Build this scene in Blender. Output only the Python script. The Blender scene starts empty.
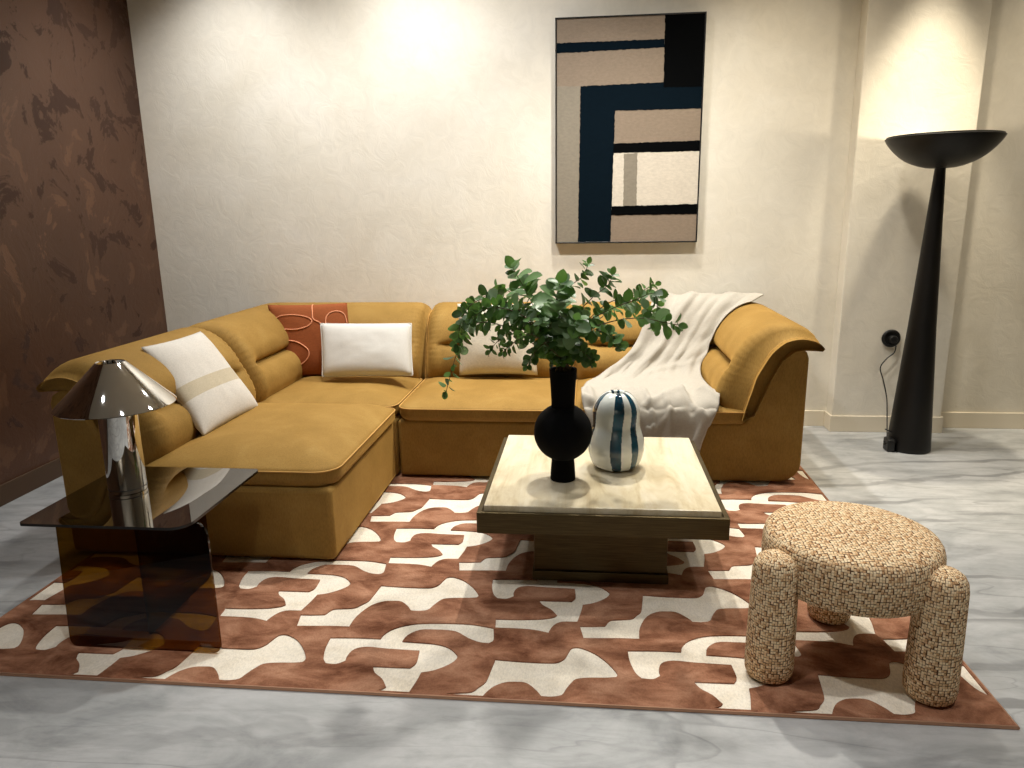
import bpy, bmesh, math, random
from mathutils import Vector, Matrix, noise
from mathutils.geometry import delaunay_2d_cdt
random.seed(7)
scn = bpy.context.scene
COL = scn.collection
PI = math.pi

# ------------------------------------------------------------------ camera
F, YAW, PITCH, ROLL, CH = 729.9, 0.103815, 0.231437, -0.014855, 1.45
fw = Vector((-math.sin(YAW)*math.cos(PITCH), math.cos(YAW)*math.cos(PITCH), -math.sin(PITCH)))
rt = Vector((math.cos(YAW), math.sin(YAW), 0)); up = rt.cross(fw)
r2 = math.cos(ROLL)*rt + math.sin(ROLL)*up
u2 = -math.sin(ROLL)*rt + math.cos(ROLL)*up
CAM = Vector((0, 0, CH))
cd = bpy.data.cameras.new('camera'); cam = bpy.data.objects.new('camera', cd); COL.objects.link(cam)
m3 = Matrix((r2, u2, -fw)).transposed()
cam.matrix_world = Matrix.Translation(CAM) @ m3.to_4x4()
cd.sensor_width = 36; cd.lens = F/1024*36; cd.clip_start = .05
scn.camera = cam

def pray(x, y): return fw + r2*((x-512)/F) - u2*((y-384)/F)
def onz(x, y, z=0):                       # measured point of the photo -> place in the room
    d = pray(x, y); return CAM + d*((z-CH)/d.z)
def ony(x, y, Y):
    d = pray(x, y); return CAM + d*(Y/d.y)

# ------------------------------------------------------------------ helpers
ORI = {'o': Vector((0, 0, 0))}

def prop(o, label=None, cat=None, group=None, kind=None):
    if label: o['label'] = label
    if cat: o['category'] = cat
    if group: o['group'] = group
    if kind: o['kind'] = kind
    return o

def thing(name, label, cat, loc, group=None):
    o = bpy.data.objects.new(name, None); COL.objects.link(o)
    o.location = loc; o.empty_display_size = .1
    ORI['o'] = Vector(loc)
    return prop(o, label, cat, group)

class MB:
    def __init__(s): s.v = []; s.f = []; s.mi = []; s.uv = {}
    def add(s, vs, fs, mi=0, uvs=None):
        b = len(s.v); s.v += [Vector(p) for p in vs]
        for i, f in enumerate(fs):
            s.f.append([b+k for k in f]); s.mi.append(mi)
            if uvs: s.uv[len(s.f)-1] = uvs[i]
        return s
    def build(s, name, mats, parent=None, smooth=True, label=None, recalc=True, world=False, angle=None):
        me = bpy.data.meshes.new(name)
        o0 = Vector((0, 0, 0)) if (parent is None or world) else ORI['o']
        me.from_pydata([p-o0 for p in s.v], [], s.f)
        if not isinstance(mats, (list, tuple)): mats = [mats]
        for m in mats: me.materials.append(m)
        for p, k in zip(me.polygons, s.mi): p.material_index = k; p.use_smooth = smooth
        if s.uv:
            l = me.uv_layers.new(name='UVMap')
            for p in me.polygons:
                if p.index in s.uv:
                    for li, uv in zip(p.loop_indices, s.uv[p.index]): l.data[li].uv = uv
        if recalc:
            bm = bmesh.new(); bm.from_mesh(me)
            bmesh.ops.recalc_face_normals(bm, faces=bm.faces); bm.to_mesh(me); bm.free()
        if smooth and angle: me.set_sharp_from_angle(angle=math.radians(angle))
        o = bpy.data.objects.new(name, me); COL.objects.link(o)
        if parent is not None: o.parent = parent
        if label: o['label'] = label
        return o

def bevel(o, w, seg=3, ang=35):
    b = o.modifiers.new('bevel', 'BEVEL'); b.width = w; b.segments = seg; b.limit_method = 'ANGLE'; b.angle_limit = math.radians(ang)
    return o

def box(mb, x0, x1, y0, y1, z0, z1, mi=0):
    vs = [(x, y, z) for z in (z0, z1) for y in (y0, y1) for x in (x0, x1)]
    fs = [(0,2,3,1), (4,5,7,6), (0,1,5,4), (2,6,7,3), (0,4,6,2), (1,3,7,5)]
    return mb.add(vs, fs, mi)

def prism(mb, poly, fn, a, b, mi=0):
    """poly of 2-D points, fn(p, t) -> 3-D, between t=a and t=b"""
    n = len(poly)
    vs = [fn(p, a) for p in poly] + [fn(p, b) for p in poly]
    fs = [list(range(n))[::-1], list(range(n, 2*n))] + [(i, (i+1) % n, n+(i+1) % n, n+i) for i in range(n)]
    return mb.add(vs, fs, mi)

def lathe(mb, prof, cx, cy, n=64, mi=0, cap=True, uv=False):
    vs = []; fs = []; uvs = []
    for r, z in prof:
        for k in range(n):
            a = 2*PI*k/n; vs.append((cx+r*math.cos(a), cy+r*math.sin(a), z))
    L = 0
    for j in range(len(prof)-1):
        dl = math.hypot(prof[j+1][0]-prof[j][0], prof[j+1][1]-prof[j][1])
        rr = max(p[0] for p in prof)
        for k in range(n):
            k2 = (k+1) % n
            fs.append((j*n+k, j*n+k2, (j+1)*n+k2, (j+1)*n+k))
            if uv:
                a0, a1 = 2*PI*k/n*rr, 2*PI*(k+1)/n*rr
                uvs.append(((a0, L), (a1, L), (a1, L+dl), (a0, L+dl)))
        L += dl
    if cap:
        fs.append(tuple(range(n))[::-1]); fs.append(tuple((len(prof)-1)*n+k for k in range(n)))
        if uv:
            for f in fs[-2:]: uvs.append([(vs[i][0]-cx, vs[i][1]-cy) for i in f])
    return mb.add(vs, fs, mi, uvs if uv else None)

def tube(mb, pts, r, n=8, mi=0, closed=False, taper=None):
    pts = [Vector(p) for p in pts]; N = len(pts); vs = []; prev = None
    for i, p in enumerate(pts):
        if closed: t = pts[(i+1) % N]-pts[i-1]
        else: t = pts[min(i+1, N-1)]-pts[max(i-1, 0)]
        if t.length < 1e-9: t = Vector((0, 0, 1))
        t.normalize()
        if prev is None:
            ref = Vector((0, 0, 1)) if abs(t.z) < .9 else Vector((1, 0, 0))
            a = t.cross(ref).normalized()
        else:
            a = (prev-t*prev.dot(t)).normalized()
        prev = a; b = t.cross(a)
        rr = r if taper is None else r*(1+(taper-1)*i/(N-1))
        for k in range(n):
            w = 2*PI*k/n; vs.append(p+a*(rr*math.cos(w))+b*(rr*math.sin(w)))
    fs = []
    M = N if closed else N-1
    for i in range(M):
        i2 = (i+1) % N
        for k in range(n):
            k2 = (k+1) % n; fs.append((i*n+k, i*n+k2, i2*n+k2, i2*n+k))
    if not closed:
        fs.append(tuple(range(n))[::-1]); fs.append(tuple((N-1)*n+k for k in range(n)))
    return mb.add(vs, fs, mi)

def catmull(pts, sub=6, closed=False):
    pts = [Vector(p) for p in pts]; N = len(pts); out = []
    rng = range(N) if closed else range(N-1)
    for i in rng:
        if closed: p0, p1, p2, p3 = pts[i-1], pts[i], pts[(i+1) % N], pts[(i+2) % N]
        else: p0, p1, p2, p3 = pts[max(i-1, 0)], pts[i], pts[i+1], pts[min(i+2, N-1)]
        for k in range(sub):
            t = k/sub
            out.append(.5*((2*p1)+(p2-p0)*t+(2*p0-5*p1+4*p2-p3)*t*t+(3*p1-p0-3*p2+p3)*t**3))
    if not closed: out.append(pts[-1])
    return out

def smooth_poly(pts, sub=4, thr=50):
    """closed 2-D outline, rounded through soft points, kept sharp at corners"""
    pts = [Vector(p) for p in pts]; N = len(pts); sharp = []
    for i in range(N):
        a = pts[i]-pts[i-1]; b = pts[(i+1) % N]-pts[i]
        sharp.append(math.degrees(abs(a.angle_signed(b, 0))) > thr)
    out = []
    for i in range(N):
        j = (i+1) % N
        p1, p2 = pts[i], pts[j]
        p0 = pts[i-1] if not sharp[i] else p1*2-p2
        p3 = pts[(j+1) % N] if not sharp[j] else p2*2-p1
        for k in range(sub):
            t = k/sub
            out.append(.5*((2*p1)+(p2-p0)*t+(2*p0-5*p1+4*p2-p3)*t*t+(3*p1-p0-3*p2+p3)*t**3))
    return out

def rrect(x0, x1, y0, y1, r, n=8):
    """rounded rectangle; r a number or four radii (x1y1, x0y1, x0y0, x1y0)"""
    rs = r if isinstance(r, (list, tuple)) else (r,)*4
    out = []
    for (cx, cy, a, q) in ((x1, y1, 0, rs[0]), (x0, y1, 90, rs[1]), (x0, y0, 180, rs[2]), (x1, y0, 270, rs[3])):
        sx = -1 if cx == x1 else 1; sy = -1 if cy == y1 else 1
        for k in range(n+1):
            w = math.radians(a+90*k/n)
            out.append((cx+sx*q+q*math.cos(w), cy+sy*q+q*math.sin(w)))
    return out

def sstep(a, b, x):
    t = min(max((x-a)/(b-a), 0), 1); return t*t*(3-2*t)

# ------------------------------------------------------------------ materials
def srgb(r, g, b):
    f = lambda c: (c/255/12.92) if c/255 <= .04045 else ((c/255+.055)/1.055)**2.4
    return (f(r), f(g), f(b), 1)

class NT:
    def __init__(s, name):
        s.m = bpy.data.materials.new(name); s.m.use_nodes = True; s.t = s.m.node_tree; s.t.nodes.clear()
        s.out = s.n('ShaderNodeOutputMaterial')
    def n(s, typ, **kw):
        nd = s.t.nodes.new(typ)
        for k, v in kw.items(): setattr(nd, k, v)
        return nd
    def l(s, a, b): s.t.links.new(a, b)
    def bsdf(s, **kw):
        b = s.n('ShaderNodeBsdfPrincipled')
        for k, v in kw.items(): b.inputs[k.replace('_', ' ')].default_value = v
        s.l(b.outputs[0], s.out.inputs[0]); s.b = b; return b
    def obj(s, scale=(1, 1, 1), rot=(0, 0, 0), which='Object'):
        tc = s.n('ShaderNodeTexCoord'); mp = s.n('ShaderNodeMapping')
        mp.inputs['Scale'].default_value = scale; mp.inputs['Rotation'].default_value = rot
        s.l(tc.outputs[which], mp.inputs[0]); return mp.outputs[0]
    def noise(s, vec, scale, detail=4, rough=.55, dist=0):
        nd = s.n('ShaderNodeTexNoise'); nd.inputs['Scale'].default_value = scale; nd.inputs['Detail'].default_value = detail
        nd.inputs['Roughness'].default_value = rough; nd.inputs['Distortion'].default_value = dist
        s.l(vec, nd.inputs['Vector']); return nd.outputs[0]
    def ramp(s, fac, stops, interp='LINEAR'):
        r = s.n('ShaderNodeValToRGB'); r.color_ramp.interpolation = interp
        els = r.color_ramp.elements
        while len(els) < len(stops): els.new(.5)
        for e, (p, c) in zip(els, stops): e.position = p; e.color = c if len(c) == 4 else (*c, 1)
        s.l(fac, r.inputs[0]); return r.outputs[0]
    def mix(s, fac, a, b, mode='MIX'):
        m = s.n('ShaderNodeMix', data_type='RGBA', blend_type=mode)
        for sock, v in ((m.inputs[0], fac), (m.inputs[6], a), (m.inputs[7], b)):
            if isinstance(v, bpy.types.NodeSocket): s.l(v, sock)
            else: sock.default_value = v
        return m.outputs[2]
    def bump(s, h, strength=.2, dist=.01):
        b = s.n('ShaderNodeBump'); b.inputs['Strength'].default_value = strength; b.inputs['Distance'].default_value = dist
        s.l(h, b.inputs['Height']); s.l(b.outputs[0], s.b.inputs['Normal']); return b
    def col(s, c): s.l(c, s.b.inputs['Base Color'])

G = lambda v: (v, v, v, 1)

def mat_plain(name, c, rough=.5, metal=0., spec=.5):
    t = NT(name); t.bsdf(Base_Color=c, Roughness=rough, Metallic=metal); t.b.inputs['Specular IOR Level'].default_value = spec
    return t.m

def mat_plaster():
    t = NT('cream_plaster'); t.bsdf(Roughness=.8); v = t.obj()
    n1 = t.noise(v, 1.6, 5, .6, .6); n2 = t.noise(v, 9, 6, .65, 1.2)
    c = t.ramp(n1, [(.3, srgb(222, 215, 199)), (.55, srgb(229, 223, 209)), (.75, srgb(233, 228, 216))])
    c2 = t.ramp(n2, [(.35, G(.9)), (.6, G(1)), (.7, G(1.0))])
    t.col(t.mix(.55, c, c2, 'MULTIPLY'))
    t.bump(n2, .22, .012); return t.m

def mat_left_wall():
    t = NT('bronze_plaster'); t.bsdf(Roughness=.42, Metallic=.15); v = t.obj((1, 1, .9))
    base = t.noise(v, .9, 3, .5)
    c = t.ramp(base, [(.3, srgb(76, 49, 33)), (.7, srgb(94, 63, 44))])
    p1 = t.noise(v, 4.6, 7, .66, .5); p2 = t.noise(v, 1.1, 2, .5)
    tc = t.n('ShaderNodeTexCoord'); sx = t.n('ShaderNodeSeparateXYZ'); t.l(tc.outputs['Object'], sx.inputs[0])
    # darker rough scabs in the upper part, paler polished islands lower down: trowelled that way
    m = t.n('ShaderNodeMath', operation='MULTIPLY_ADD'); t.l(sx.outputs[2], m.inputs[0]); m.inputs[1].default_value = .035; m.inputs[2].default_value = -.06
    ad = t.n('ShaderNodeMath', operation='ADD'); t.l(p1, ad.inputs[0]); t.l(m.outputs[0], ad.inputs[1])
    dark = t.ramp(ad.outputs[0], [(.545, G(0)), (.575, G(1))])
    light = t.ramp(ad.outputs[0], [(.37, G(1)), (.40, G(0))])
    c = t.mix(dark, c, srgb(66, 41, 27)); c = t.mix(light, c, srgb(104, 72, 51))
    t.col(c)
    rr = t.ramp(ad.outputs[0], [(.37, G(.38)), (.55, G(.42)), (.58, G(.7))]); t.l(rr, t.b.inputs['Roughness'])
    t.bump(ad.outputs[0], .35, .02); return t.m

def mat_floor():
    t = NT('grey_microcement'); t.bsdf(Roughness=.42)
    v = t.obj((.7, 1.35, 1), (0, 0, math.radians(-14)))
    n0 = t.noise(v, 2.6, 7, .66, .8); n1 = t.noise(v, 7, 8, .7, .6); n2 = t.noise(t.obj(), 38, 4, .6)
    c = t.ramp(n0, [(.28, srgb(144, 146, 147)), (.45, srgb(170, 172, 172)), (.6, srgb(187, 188, 188)), (.8, srgb(160, 162, 163))])
    c = t.mix(.5, c, t.ramp(n1, [(.3, G(.66)), (.5, G(.95)), (.75, G(1))]), 'MULTIPLY')
    vs = t.obj((.45, 2.6, 1), (0, 0, math.radians(-22))); n3 = t.noise(vs, 4.5, 9, .74, .5)
    c = t.mix(.6, c, t.ramp(n3, [(.34, G(.62)), (.5, G(.93)), (.62, G(1))]), 'MULTIPLY')
    # hairline trowel marks
    w = t.n('ShaderNodeTexWave', wave_type='BANDS', bands_direction='Y'); w.inputs['Scale'].default_value = .9
    w.inputs['Distortion'].default_value = 9; w.inputs['Detail'].default_value = 5; w.inputs['Detail Scale'].default_value = .9; w.inputs['Detail Roughness'].default_value = .58
    t.l(v, w.inputs['Vector'])
    vein = t.ramp(w.outputs[0], [(0, G(1)), (.03, G(1)), (.09, G(0))])
    msk = t.ramp(t.noise(t.obj(), 1.1, 2, .5), [(.42, G(0)), (.6, G(.6))])
    vm = t.mix(1, vein, msk, 'MULTIPLY')
    c = t.mix(vm, c, srgb(104, 105, 106))
    for sc, sd, st_, ang in ((.8, .5, .5, -16), (1.5, .45, .42, -30), (2.2, .4, .3, -8)):      # thin flowing trowel lines
        tc = t.n('ShaderNodeTexCoord'); mp = t.n('ShaderNodeMapping'); mp.inputs['Rotation'].default_value = (0, 0, math.radians(ang)); mp.inputs['Scale'].default_value = (.42, 1.5, 1); mp.inputs['Location'].default_value = (sc*3.1, 1.7, 0)
        t.l(tc.outputs['Object'], mp.inputs[0])
        ln = t.noise(mp.outputs[0], sc, 3.5, .5, sd)
        line = t.ramp(ln, [(.490, G(0)), (.498, G(1)), (.501, G(1)), (.503, G(0))])
        mk = t.ramp(t.noise(mp.outputs[0], sc*1.7, 2), [(.42, G(0)), (.58, G(st_))])
        c = t.mix(t.mix(1, line, mk, 'MULTIPLY'), c, srgb(98, 99, 100))
    t.col(c)
    t.l(t.ramp(n1, [(.3, G(.5)), (.7, G(.34))]), t.b.inputs['Roughness'])
    t.bump(n2, .05, .004); return t.m

def mat_velvet(name, c0, c1, c2):
    t = NT(name); t.bsdf(Roughness=.78); v = t.obj()
    n = t.noise(v, 6, 5, .6, .3); fine = t.noise(t.obj((1, 1, .3)), 190, 3, .6)
    c = t.ramp(n, [(.3, c0), (.52, c1), (.75, c2)])
    c = t.mix(.5, c, t.ramp(fine, [(.3, G(.6)), (.6, G(1.0))]), 'MULTIPLY'); t.col(c)
    t.b.inputs['Sheen Weight'].default_value = .55; t.b.inputs['Sheen Roughness'].default_value = .35
    t.b.inputs['Sheen Tint'].default_value = srgb(226, 176, 92); t.b.inputs['Specular IOR Level'].default_value = .2
    t.bump(fine, .12, .003); return t.m

def mat_linen(name, c, scale=420, var=.1):
    t = NT(name); t.bsdf(Roughness=.9); t.b.inputs['Specular IOR Level'].default_value = .05
    f1 = t.noise(t.obj((1, .15, 1)), scale, 2); f2 = t.noise(t.obj((.15, 1, .3)), scale, 2)
    m = t.mix(.5, f1, f2); big = t.noise(t.obj(), 9, 3)
    dk = tuple(x*(1-var*1.6) for x in c[:3])+(1,)
    cc = t.mix(t.ramp(m, [(.38, G(0)), (.62, G(1))]), dk, c)
    cc = t.mix(.3, cc, t.ramp(big, [(.3, G(.86)), (.65, G(1))]), 'MULTIPLY')
    t.col(cc); t.bump(m, .16, .003); return t.m

def mat_rug(name, c0, c1, c2, pile):
    t = NT(name); t.bsdf(Roughness=.92); t.b.inputs['Specular IOR Level'].default_value = .15
    v = t.obj((1, 1.7, 1), (0, 0, .5))
    n = t.noise(v, 5.5, 6, .66, .45); fine = t.noise(t.obj((1, .5, 1)), 190, 3, .7)
    c = t.ramp(n, [(.34, c0), (.5, c1), (.66, c2)])
    c = t.mix(.5, c, t.ramp(fine, [(.28, G(.6)), (.62, G(1))]), 'MULTIPLY'); t.col(c)
    if pile:
        t.b.inputs['Sheen Weight'].default_value = .25; t.b.inputs['Sheen Tint'].default_value = srgb(200, 140, 105)
    t.bump(fine, .5 if pile else .25, .006); return t.m

def mat_boucle():
    t = NT('woven_boucle'); t.bsdf(Roughness=.9); t.b.inputs['Specular IOR Level'].default_value = .15
    uv = t.obj((1, 1, 1), (0, 0, 0), 'UV')
    vo = t.n('ShaderNodeTexVoronoi', voronoi_dimensions='2D', distance='CHEBYCHEV'); vo.inputs['Scale'].default_value = 116; vo.inputs['Randomness'].default_value = .42
    t.l(uv, vo.inputs['Vector'])
    sep = t.n('ShaderNodeSeparateColor'); t.l(vo.outputs['Color'], sep.inputs[0])
    c = t.ramp(sep.outputs[0], [(0, srgb(190, 146, 104)), (.2, srgb(218, 182, 138)), (.5, srgb(233, 202, 160)), (.8, srgb(244, 222, 184))])
    gap = t.ramp(vo.outputs['Distance'], [(.36, G(0)), (.50, G(1))])
    c = t.mix(gap, c, srgb(84, 54, 36)); t.col(c)
    inv = t.n('ShaderNodeMath', operation='SUBTRACT'); inv.inputs[0].default_value = 1; t.l(vo.outputs['Distance'], inv.inputs[1])
    t.bump(inv.outputs[0], .4, .004); return t.m

def mat_stone():
    t = NT('cream_travertine'); t.bsdf(Roughness=.28)
    v = t.obj((3.2, .5, 1)); n = t.noise(v, 3.2, 8, .66, .7); n2 = t.noise(t.obj((1.6, .8, 1)), 9, 6, .7, .5)
    c = t.ramp(n, [(.28, srgb(186, 166, 126)), (.45, srgb(214, 201, 170)), (.6, srgb(224, 214, 190)), (.78, srgb(200, 180, 140))])
    c = t.mix(.4, c, t.ramp(n2, [(.3, srgb(214, 196, 158)), (.5, G(1))]), 'MULTIPLY'); t.col(c); return t.m

def mat_bronze():
    t = NT('brushed_bronze'); t.bsdf(Roughness=.42, Metallic=.75)
    n = t.noise(t.obj((2, 2, 60)), 5, 4)
    t.col(t.ramp(n, [(.3, srgb(68, 57, 35)), (.7, srgb(92, 79, 50))])); return t.m

def mat_smoked(name, tint, ior):
    t = NT(name)
    tr = t.n('ShaderNodeBsdfTransparent'); tr.inputs[0].default_value = tint
    gl = t.n('ShaderNodeBsdfGlossy'); gl.inputs['Color'].default_value = G(1); gl.inputs['Roughness'].default_value = .015
    fr = t.n('ShaderNodeFresnel'); fr.inputs[0].default_value = ior
    ge = t.n('ShaderNodeNewGeometry')
    mu = t.n('ShaderNodeMath', operation='MULTIPLY'); sb = t.n('ShaderNodeMath', operation='SUBTRACT')
    sb.inputs[0].default_value = 1; t.l(ge.outputs['Backfacing'], sb.inputs[1]); t.l(fr.outputs[0], mu.inputs[0]); t.l(sb.outputs[0], mu.inputs[1])
    mx = t.n('ShaderNodeMixShader'); t.l(mu.outputs[0], mx.inputs[0]); t.l(tr.outputs[0], mx.inputs[1]); t.l(gl.outputs[0], mx.inputs[2])
    t.l(mx.outputs[0], t.out.inputs[0]); return t.m

def mat_leaf(name, c0, c1):
    t = NT(name); t.bsdf(Roughness=.42); n = t.noise(t.obj(), 14, 3)
    c = t.ramp(n, [(.3, c0), (.7, c1)]); t.col(c); t.b.inputs['Specular IOR Level'].default_value = .45
    tr = t.n('ShaderNodeBsdfTranslucent'); t.l(t.mix(.5, c, srgb(120, 165, 60)), tr.inputs[0])
    mx = t.n('ShaderNodeMixShader'); mx.inputs[0].default_value = .28; t.l(t.b.outputs[0], mx.inputs[1]); t.l(tr.outputs[0], mx.inputs[2])
    t.l(mx.outputs[0], t.out.inputs[0]); return t.m

def mat_lamp_black():
    t = NT('blackened_metal'); t.bsdf(Roughness=.45, Metallic=.4)
    n = t.noise(t.obj((1, 1, .3)), 6, 4); t.col(t.ramp(n, [(.3, srgb(12, 11, 10)), (.7, srgb(24, 21, 18))])); return t.m

M = dict(
 plaster=mat_plaster(), leftwall=mat_left_wall(), floor=mat_floor(),
 base_cream=mat_plain('cream_baseboard', srgb(226, 216, 196), .6), base_brown=mat_plain('brown_baseboard', srgb(76, 54, 34), .55),
 ceil=mat_plain('grey_ceiling', srgb(170, 166, 158), .9),
 roomwall=mat_plain('showroom_wall', srgb(186, 177, 160), .85),
 velvet=mat_velvet('mustard_velvet', srgb(144, 112, 54), srgb(154, 120, 60), srgb(164, 131, 70)),
 piping=mat_plain('mustard_piping', srgb(190, 146, 76), .8),
 foot=mat_plain('black_foot', srgb(16, 15, 14), .6),
 white_linen=mat_linen('ivory_linen', srgb(216, 210, 200)), stripe=mat_linen('beige_stripe', srgb(196, 184, 160)),
 white_plain=mat_linen('white_cotton', srgb(212, 209, 202), 520, .05), oat=mat_linen('oat_linen', srgb(222, 214, 196)),
 terra=mat_linen('terracotta_linen', srgb(152, 86, 52), 420, .12), cordpink=mat_plain('salmon_cord', srgb(226, 152, 112), .8),
 throw=mat_linen('throw_cotton', srgb(180, 174, 163), 300, .07),
 rugbrown=mat_rug('rug_brown_pile', srgb(102, 62, 42), srgb(150, 104, 79), srgb(184, 138, 110), True),
 rugcream=mat_rug('rug_cream_weave', srgb(228, 217, 197), srgb(238, 229, 212), srgb(243, 235, 220), False),
 rugedge=mat_plain('rug_binding', srgb(206, 158, 128), .9),
 boucle=mat_boucle(), stone=mat_stone(), bronze=mat_bronze(),
 glass=mat_smoked('bronze_smoked_glass', (.42, .28, .08, 1), 1.45), glassedge=mat_plain('dark_glass_edge', srgb(22, 16, 12), .25), glasstop=mat_smoked('dark_smoked_glass', (.20, .13, .05, 1), 4.6),
 chrome=mat_plain('chrome', (.86, .85, .83, 1), .035, 1.0), darkring=mat_plain('dark_ring', srgb(20, 20, 20), .4),
 vblack=mat_plain('matt_black', srgb(5, 5, 6), .85, 0, .12),
 lampblack=mat_lamp_black(), plastic=mat_plain('black_plastic', srgb(14, 14, 14), .45),
 leafd=mat_leaf('dark_leaf', srgb(40, 68, 36), srgb(66, 98, 54)), leafm=mat_leaf('green_leaf', srgb(78, 122, 60), srgb(112, 152, 88)),
 leafl=mat_leaf('grey_leaf', srgb(120, 154, 120), srgb(156, 180, 148)), stem=mat_plain('stem_brown', srgb(86, 70, 46), .7),
 canvas=mat_linen('taupe_canvas', srgb(143, 128, 112), 260), canvas_grey=mat_linen('grey_canvas', srgb(141, 133, 119), 260),
 navy=mat_linen('navy_paint', srgb(6, 19, 28), 260), black=mat_linen('black_paint', srgb(3, 4, 5), 260), whitepaint=mat_linen('white_paint', srgb(212, 203, 188), 260),
 frame=mat_plain('black_frame', srgb(12, 12, 12), .4),
)

def mat_striped_glass():
    t = NT('striped_art_glass'); t.bsdf(Roughness=.06)
    t.b.inputs['Coat Weight'].default_value = .6; t.b.inputs['Coat Roughness'].default_value = .03
    n = t.noise(t.obj(), 9, 3)
    return t, n
def make_striped():
    t, n = mat_striped_glass()
    t.col(t.ramp(n, [(.3, srgb(218, 223, 219)), (.7, srgb(235, 238, 234))]))
    t.b.inputs['Subsurface Weight'].default_value = .0
    a = t.m
    t2 = NT('teal_glass_stripe'); t2.bsdf(Roughness=.06); n2 = t2.noise(t2.obj((1, 1, .6)), 14, 3)
    t2.col(t2.ramp(n2, [(.35, srgb(10, 40, 60)), (.7, srgb(24, 84, 104))]))
    t2.b.inputs['Coat Weight'].default_value = .6
    return a, t2.m
M['vwhite'], M['vteal'] = make_striped()

# ------------------------------------------------------------------ room shell
ZF = -.009    # floor level: the rug's pile, which everything was measured on, is z = 0
XL, YB, XR, YF, ZC = -3.045, 5.0, 4.4, -2.4, 3.62
def struct(name, mb, m, **kw):
    ORI['o'] = Vector((0, 0, 0)); o = mb.build(name, m, None, smooth=False, **kw); o['kind'] = 'structure'; return o
struct('floor', box(MB(), XL-.1, XR+.1, YF-.1, YB+.1, -.08, ZF), M['floor'])
struct('ceiling', box(MB(), XL-.1, XR+.1, YF-.1, YB+.1, ZC, ZC+.08), M['ceil'])
struct('wall_back', box(MB(), XL, XR, YB, YB+.1, ZF, ZC), M['plaster'])
struct('wall_left', box(MB(), XL-.1, XL, YF-.1, YB+.1, ZF, ZC), M['leftwall'])
struct('wall_right', box(MB(), XR, XR+.1, YF-.1, YB+.1, ZF, ZC), M['roomwall'])
struct('wall_front', box(MB(), XL, XR, YF-.1, YF, ZF, ZC), M['roomwall'])
PX0, PX1, PY = 1.632, 2.322, 4.875
bevel(struct('pillar', box(MB(), PX0, PX1, PY, YB, ZF, ZC), M['plaster']), .006, 2)
bt = .012
mb = MB(); box(mb, XL+bt, PX0-bt, YB-bt, YB, ZF, .100); box(mb, PX1+bt, XR, YB-bt, YB, ZF, .100)
bevel(struct('baseboard_back', mb, M['base_cream']), .003, 2)
mb = MB()
prism(mb, [(PX0-bt, YB), (PX0-bt, PY-bt), (PX1+bt, PY-bt), (PX1+bt, YB), (PX1, YB), (PX1, PY), (PX0, PY), (PX0, YB)], lambda p, t: (p[0], p[1], t), ZF, .100)
bevel(struct('baseboard_pillar', mb, M['base_cream']), .003, 2)
bevel(struct('baseboard_left', box(MB(), XL, XL+.014, YF, YB-bt, ZF, .100), M['base_brown']), .003, 2)

# ------------------------------------------------------------------ rug
RX0, RX1, RY0, RY1 = -2.18, 1.242, 1.93, 4.33
def P3(l): return [(300+u*.15625, 600+v*.15625) for u, v in l]
def P4(l): return [(420+u*.15625, 600+v*.15625) for u, v in l]
def P7(l): return [(300+u*.15625, 480+v*.15625) for u, v in l]
def P8(l): return [(400+u*.15625, 520+v*.15625) for u, v in l]
hook_px = (P3([(195,240),(370,241),(515,247),(545,215),(610,180),(720,155),(830,148),(1000,150)]) +
           P4([(350,158),(470,180),(472,225),(468,262),(440,277),(380,270),(310,245),(225,200),(100,190),(0,192)]) +
           P3([(690,225),(655,265),(760,272),(870,282),(950,305),(1003,350),(1000,380),(950,415),(860,450),(775,465),(745,520),(710,582)]))
hook_end_px = P3([(560,575),(545,535),(490,490),(470,450),(472,425),(600,430),(705,434),(745,400),(765,325),(560,312),(430,300),(350,315),(305,355),(290,390),(230,410),(165,405),(150,370),(165,300)])
# the tail that the front edge cuts off, read where the motif shows whole
tail_px = P8([(385,262),(300,262),(250,280),(215,310)])+P7([(860,570),(760,553),(575,545),(590,505),(700,507),(830,505),(900,497)])+P8([(285,232),(262,205),(225,185),(213,166)])
c0 = onz(398.4, 529.7); a0 = onz(330.5, 637.5)
def fl(px): return [Vector((p.x, p.y)) for p in (onz(*q) for q in px)]
hk = fl(hook_px); he = fl(hook_end_px); tl = [p+Vector((a0.x-c0.x, a0.y-c0.y)) for p in fl(tail_px)]
hook = hk[:-1] + tl + he[4:]
tooth = fl([(300.8,614.7),(313,614.8),(325,614.5),(333,609.5),(342,608.6),(354.7,607.8),(362,604.5),(368.8,600.8),(375,593.5),(381.3,585.5),(403,587),(425,587.8),(433,587.2),(439,584.7),(443,581),(445.6,578.6),(448,577.3),(453,577),(460,579),(467,582.5),(474,588.5),(478.5,595),(477,597.5),(468,598),(455,598),(443.8,598.9),(438,602),(432.8,605.9),(428,609.8),(419,611),(411,610.6),(408.5,607),(404,603),(400,601.3),(393.8,601.0),(385,601.3),(375,603.9),(366.5,608.5),(359.4,614),(354,619.5),(349.2,626.6),(331,626),(313,626),(296.6,625.9)])
LAT1, LAT2 = Vector((1.036, .002)), Vector((.519, .459))

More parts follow.
